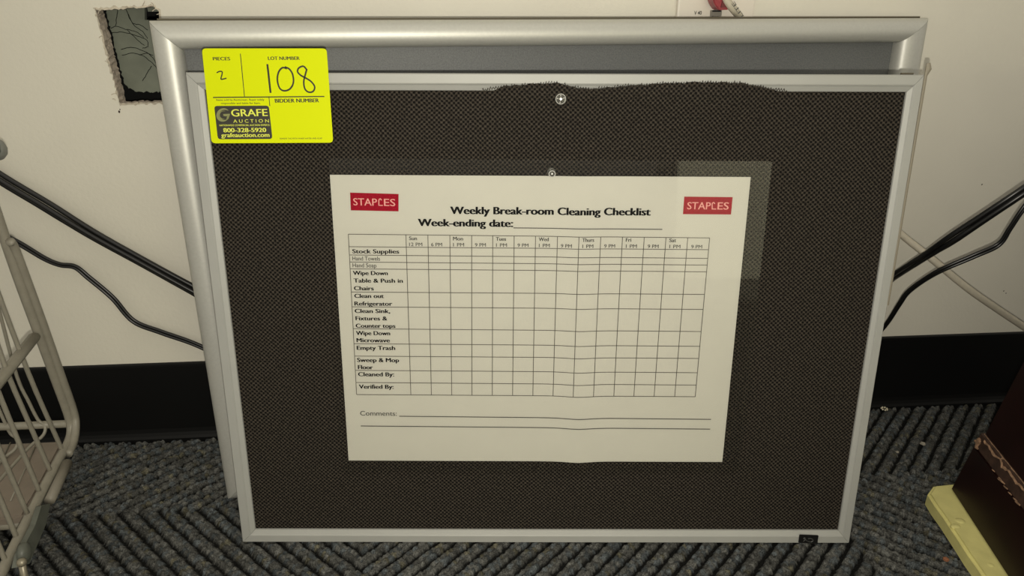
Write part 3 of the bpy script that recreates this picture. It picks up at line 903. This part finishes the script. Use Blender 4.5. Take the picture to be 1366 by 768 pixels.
# ------------------------------------------------------------------ wire basket cart at the left
bk = floorp(97, 583, .06); fr_ = floorp(5, 757, .06)
dd = (fr_ - bk).normalized()                     # depth direction towards the camera
origin = Vector((bk.x, bk.y, 0))
cart = thing('wire_basket_cart', 'grey enamelled wire basket cart with beige tray at the left edge', 'cart', loc=origin)
nrm = Vector((dd.y, -dd.x, 0)); nrm = nrm if nrm.x > 0 else -nrm     # outward (right)
def side(px, py, off=0.0): return onplane(px, py, bk + nrm * off, nrm) - origin
# outer U tube: post, rounded corner, bottom rail
post = [side(-22, 232), side(2, 305), side(25, 372), side(50, 440), side(75, 508), side(91, 552), side(95, 573), side(91, 590), side(80, 610), side(60, 648), side(40, 687), side(20, 727), side(-5, 778), side(-60, 890)]
tube_obj('frame_tube', spline(post, 5), .0034, M_wire, cart, 10)
post2 = [side(13, 322, .004), side(19, 330, .004), side(38, 380, .004), side(60, 440, .004), side(80, 497, .004), side(98, 548, .004), side(101, 570, .004), side(98, 590, .004), side(91, 606, .004)]
tube_obj('outer_frame_tube', spline(post2, 5), .0030, M_wire, cart, 10)
# side wires, running up to the rim
ZT = .272; rim = []
for k, pts in enumerate([[(-14, 352), (-2, 392), (39, 500), (65, 560), (86, 607)], [(-30, 385), (-10, 440), (11, 500), (40, 567), (71, 637)],
                         [(-40, 430), (0, 528), (28, 597), (56, 664)], [(-40, 505), (0, 601), (41, 695)], [(-40, 572), (0, 665), (26, 726)],
                         [(-40, 640), (0, 731), (10, 757)]]):
    q = [side(x, y, -.0005) for x, y in pts]
    q.insert(0, q[0] + (q[0] - q[1]) * ((ZT - q[0].z) / (q[0].z - q[1].z)))
    rim.append(q[0])
    tube_obj('side_wire', spline(q, 3), .00165, M_wire, cart, 7)
# inner parallel wires of the back panel that turn forward under the tray
for pts in ([(-2, 410), (22, 500), (38, 535), (51, 560)], [(-35, 470), (-8, 530), (5, 560), (14, 578)]):
    q = [onplane(x, y, bk + Vector((0, .002, 0)), Vector((0, 1, 0))) - origin for x, y in pts]
    e = q[-1]
    q.insert(0, q[0] + (q[0] - q[1]) * ((ZT - q[0].z) / (q[0].z - q[1].z)))
    q += [e + Vector((.0045, -.001, -.005)), e + Vector((.004, -.006, -.011)), e + Vector((-.001, -.020, -.0135)), e + Vector((0, -.075, -.0135))]
    tube_obj('back_wire', spline(q, 5), .0013, M_wire, cart, 7)
rp = side(-9, 275); rp.z = ZT
tube_obj('rim_rail', [rp] + rim + [rim[-1] + (rim[-1] - rim[-2]) * 2], .0032, M_wire, cart, 10)
tube_obj('rim_rail', [rp, rp + Vector((-.10, .002, 0)), rp + Vector((-.22, .002, 0))], .0032, M_wire, cart, 10)
# middle depth rail (flat band)
m0 = side(46, 449); m1 = side(-14, 524)
bm = bmesh.new(); add_tube(bm, [m0, m0.lerp(m1, .5), m1, m0 + (m1 - m0) * 2.6], .0042, 8, flat=.85); bmobj('middle_rail', bm, M_wire, cart, smooth=True)
# top rail whose rounded end shows at the left edge
t0 = onplane(-9, 200, bk + nrm * .004, nrm) - origin
bm = bmesh.new()
tt = [t0 + Vector((-.0025, .006, .0)), t0 + Vector((-.0025, .002, 0)), t0 + Vector((-.004, -.01, .002)), t0 + Vector((-.006, -.12, .006))]
add_tube(bm, spline(tt, 5), [.004] + [.0085] * 15, 12); bmobj('handle_grip', bm, mat('handle_grey', (.22, .225, .2), .45), cart, smooth=True)
# back bar
b0 = onplane(90, 565, bk + Vector((0, .003, 0)), Vector((0, 1, 0))) - origin
b1 = onplane(0, 569, bk + Vector((0, .003, 0)), Vector((0, 1, 0))) - origin
tube_obj('back_bar', [b0, b1, b0 + (b1 - b0) * 3.2], .0031, M_wire, cart, 10)
# tray
zt = .050
tA, tB, tC = floorp(84, 588, zt), floorp(26, 688, zt), floorp(40, 668, zt)
xl = tA.x - .22
bm = bmesh.new()
outl = [(xl, tA.y + .001), (tA.x, tA.y)]
tc1, tc2 = floorp(82, 592, zt), floorp(43, 664, zt)
outl = [(xl, tA.y), (tA.x - .004, tA.y), (tc1.x, tc1.y), (tc2.x, tc2.y), (tC.x, tC.y), (tB.x + .002, tB.y + .001), (tB.x - .006, tB.y - .0015), (xl, tB.y - .0015)]
lo = [bm.verts.new((x - origin.x, y - origin.y, zt - .006)) for x, y in outl]; hi = [bm.verts.new((x - origin.x, y - origin.y, zt)) for x, y in outl]
bm.faces.new(hi); bm.faces.new(lo[::-1])
for i in range(len(lo)): bm.faces.new((lo[i], lo[(i + 1) % len(lo)], hi[(i + 1) % len(lo)], hi[i]))
bmesh.ops.recalc_face_normals(bm, faces=bm.faces)
bmesh.ops.bevel(bm, geom=[e for e in bm.edges if abs(e.verts[0].co.z - zt) < 1e-5 and abs(e.verts[1].co.z - zt) < 1e-5], offset=.0012, segments=2, affect='EDGES')
tr = bmobj('tray', bm, M_tray, cart)
for a, b in (((47, 596), (14, 668)), ((14, 590), (-20, 660))):
    tube_obj('tray_wire', [floorp(*a, zt + .0004) - origin, floorp(*b, zt + .0004) - origin], .0006, M_wire, tr, 6)
# front cross bars below the tray
c0_, c1_ = floorp(34, 697, .04) - origin, floorp(-10, 700, .04) - origin
tube_obj('front_bar', [c0_, c1_, c0_ + (c1_ - c0_) * 5], .0042, M_wire, cart, 10)
# slotted sleeve on the outside of the bottom rail, steel bracket and caster
s0, s1 = side(90, 617, .007), side(66, 668, .007)
tube_obj('outer_sleeve', [s0, s0.lerp(s1, .5), s1], .0036, mat('sleeve_tan', (.22, .20, .16), .5), cart, 12)
bm = bmesh.new()
P4 = [side(64, 672, .008), side(58, 700, .008), side(36, 752, .008), side(20, 757, .008), side(24, 738, .008), side(44, 700, .008), side(52, 675, .008)]
f_ = [bm.verts.new(q + nrm * .0015) for q in P4]; k_ = [bm.verts.new(q - nrm * .002) for q in P4]
bm.faces.new(f_); bm.faces.new(k_[::-1])
for i in range(len(f_)): bm.faces.new((f_[i], f_[(i + 1) % len(f_)], k_[(i + 1) % len(f_)], k_[i]))
bmobj('caster_bracket', bm, M_bracket, cart)
bp_ = side(32, 737, .0105)
bm = bmesh.new(); add_tube(bm, [bp_ - nrm * .002, bp_, bp_ + nrm * .002, bp_ + nrm * .0035], [.0062, .0066, .0062, .003], 14); bmobj('pivot_cap', bm, M_bracket, cart, smooth=True)
bm = bmesh.new(); q = side(29, 750, .014); bmesh.ops.create_icosphere(bm, subdivisions=2, radius=.0030, matrix=Matrix.Translation(q)); bmobj('rivet', bm, M_bolt, cart, smooth=True)
tube_obj('caster_stem', [q, q + Vector((0, -.002, -.012)), Vector((q.x, q.y - .003, .026))], .0021, M_bolt, cart)
# caster wheel
bm = bmesh.new(); wc = Vector((q.x - .006, q.y - .006, .0145))
add_tube(bm, [wc - nrm * .007, wc - nrm * .006, wc + nrm * .006, wc + nrm * .007], [.012, .0145, .0145, .012], 24); bmobj('caster_wheel', bm, M_void, cart, smooth=False)

# ------------------------------------------------------------------ dark furniture at the right, on a pale slab
zs = .012
F1 = floorp(1268, 652, zs); F2 = floorp(1343, 768, zs)
ny_ = Vector((0, 1, 0))
Q1 = onplane(1303, 588, F1, ny_); Q2 = onplane(1329, 536, F1, ny_)
eup = (Q2 - F1).normalized()
ed = (F2 - F1).normalized()
er = Vector((1, 0, 0))
h1 = (Q1 - F1).length
fur = thing('dark_cabinet', 'dark mahogany furniture base with chipped edge on a pale yellow slab', 'furniture', loc=(F1.x, F1.y, zs))
def prism(bm, a, b, up0, up1, inset, width, depth):
    # side face through the depth edge, extruded to the right
    P_ = []
    for hgt in (up0, up1):
        for dpt in (inset * .4, depth):
            for rgt in (inset, width): P_.append(bm.verts.new(eup * hgt + ed * dpt + er * rgt))
    q = [(0, 1, 3, 2), (4, 6, 7, 5), (0, 4, 5, 1), (2, 3, 7, 6), (0, 2, 6, 4), (1, 5, 7, 3)]
    for f in q: bm.faces.new([P_[i] for i in f])
bm = bmesh.new(); prism(bm, 0, 0, 0, h1 - .004, 0, .30, .30)
bmesh.ops.bevel(bm, geom=list(bm.edges), offset=.0012, segments=2, affect='EDGES'); bmobj('plinth', bm, M_mahog, fur)
bm = bmesh.new(); prism(bm, 0, 0, h1 - .004, h1 + .0075, .0008, .30, .30)
cb = bmobj('worn_ledge', bm, M_chipd, fur); cb['label'] = 'worn ledge showing brown core'
bm = bmesh.new(); prism(bm, 0, 0, h1 + .0075, .34, .0035, .30, .30)
bmesh.ops.bevel(bm, geom=list(bm.edges), offset=.001, segments=2, affect='EDGES'); bmobj('cabinet_body', bm, M_mahog, fur)
# chips along the ledge
bm = bmesh.new(); rc = random.Random(5)
NP = 60; top_ = []; bot_ = []                    # ragged pale band of bare core along the upper lip
for i in range(NP + 1):
    dpt = .0008 + .16 * i / NP
    thick = .0022 + .0012 * math.sin(i * .9) + rc.uniform(-.0008, .0012) + (.006 if i < 3 else 0)
    a_ = eup * (h1 + .0078) + ed * dpt + er * .0032
    b_ = eup * (h1 + .0078 - thick) + ed * dpt - er * (.0004 + rc.uniform(0, .0003))
    top_.append(bm.verts.new(a_)); bot_.append(bm.verts.new(b_))
for i in range(NP):
    bm.faces.new((top_[i], top_[i + 1], bot_[i + 1], bot_[i]))
for i in range(9):
    dpt = .030 + rc.uniform(0, .05)
    bmesh.ops.create_icosphere(bm, subdivisions=1, radius=rc.uniform(.0006, .0012), matrix=Matrix.Translation(eup * (h1 - .0042 + rc.uniform(-.0008, .0006)) + ed * dpt) @ Matrix.Diagonal((.6, 2.6, .7, 1)))
for i in range(10):
    bmesh.ops.create_icosphere(bm, subdivisions=1, radius=rc.uniform(.0008, .0016), matrix=Matrix.Translation(eup * (h1 - .006 + rc.uniform(0, .010)) + ed * rc.uniform(.0, .006) - er * .0002) @ Matrix.Diagonal((.7, 1.2, 1, 1)))
bmobj('chipped_core', bm, M_chip, fur)
# pale slab
sA, sB, sC, sD = floorp(1238, 657, zs), floorp(1246, 646, zs), floorp(1276, 643, zs), floorp(1312, 768, zs)
slab = thing('pale_slab', 'pale yellow slab lying on the carpet under the mahogany furniture base', 'slab', loc=(sA.x, sA.y, 0))
sD2 = sA + (sD - sA) * 1.5
outl = [sA, sB, sC, sC + Vector((.05, .004, 0)), sC + Vector((.05, -.20, 0)), sD2 + Vector((.03, 0, 0)), sD2]
for i in range(9, 0, -1):
    pp = sA.lerp(sD2, i / 10); outl.append(pp + Vector((rc.uniform(-.0006, .0006), 0, 0)))
bm = bmesh.new()
lo = [bm.verts.new((q.x - sA.x, q.y - sA.y, .0)) for q in outl]; hi = [bm.verts.new((q.x - sA.x, q.y - sA.y, zs - .0002)) for q in outl]
bm.faces.new(hi); bm.faces.new(lo[::-1])
for i in range(len(lo)): bm.faces.new((lo[i], lo[(i + 1) % len(lo)], hi[(i + 1) % len(lo)], hi[i]))
bmesh.ops.recalc_face_normals(bm, faces=bm.faces)
bmesh.ops.bevel(bm, geom=[e for e in bm.edges if e.verts[0].co.z > .005 and e.verts[1].co.z > .005], offset=.0022, segments=3, affect='EDGES')
bmobj('slab_body', bm, M_slab, slab)
bm = bmesh.new()
for px, py, r in ((1281, 694, .0045), (1276, 701, .004), (1322, 753, .0035)):
    q = floorp(px, py, zs) - slab.location; q.z = zs - .0012
    bmesh.ops.create_icosphere(bm, subdivisions=2, radius=r, matrix=Matrix.Translation(q) @ Matrix.Diagonal((1.1, .9, .4, 1)))
bmobj('slab_lump', bm, M_slab, slab, True)

# ------------------------------------------------------------------ bits on the carpet
q = floorp(1179.5, 546, 0.001)
bead = thing('plastic_bit', 'tiny clear ring-shaped plastic bit on the carpet right of the boards', 'debris', loc=q)
bm = bmesh.new()
for k in range(7):
    a = k / 7 * 2 * math.pi
    bmesh.ops.create_icosphere(bm, subdivisions=1, radius=.0011, matrix=Matrix.Translation((.0027 * math.cos(a), .0027 * math.sin(a), .001)))
bmobj('ring_of_beads', bm, mat('clear_bead', (.75, .68, .5), .15, spec=.8), bead, True)
def crumb(label, px, py, r, m):
    q = floorp(px, py, 0.0)
    bm = bmesh.new(); bmesh.ops.create_icosphere(bm, subdivisions=2, radius=r)
    for v in bm.verts: v.co *= rc.uniform(.7, 1.15); v.co.z *= .6
    o = bmobj('crumb', bm, m); o.location = (q.x, q.y, .0004)
    tag(o, label, 'crumb', 'crumbs on the carpet')
crumb('pale grey crumb on the carpet beside the front board', 1231, 592, .0028, M_crumb)
crumb('tiny pale crumb close to the front board frame', 1197, 603, .0014, M_crumb)
crumb('reddish brown crumb on the carpet left of the pale slab', 1262, 746, .0024, M_crumbr)

# ------------------------------------------------------------------ unseen pale box, added behind the camera for the reflection in the laminate
bm = bmesh.new(); add_box(bm, (.335, -1.85, .0), (.80, -1.42, .46), .004)
o = bmobj('reflector_box', bm, M_white); tag(o, 'white reflector box added behind the camera for the laminate reflection', 'reflector')
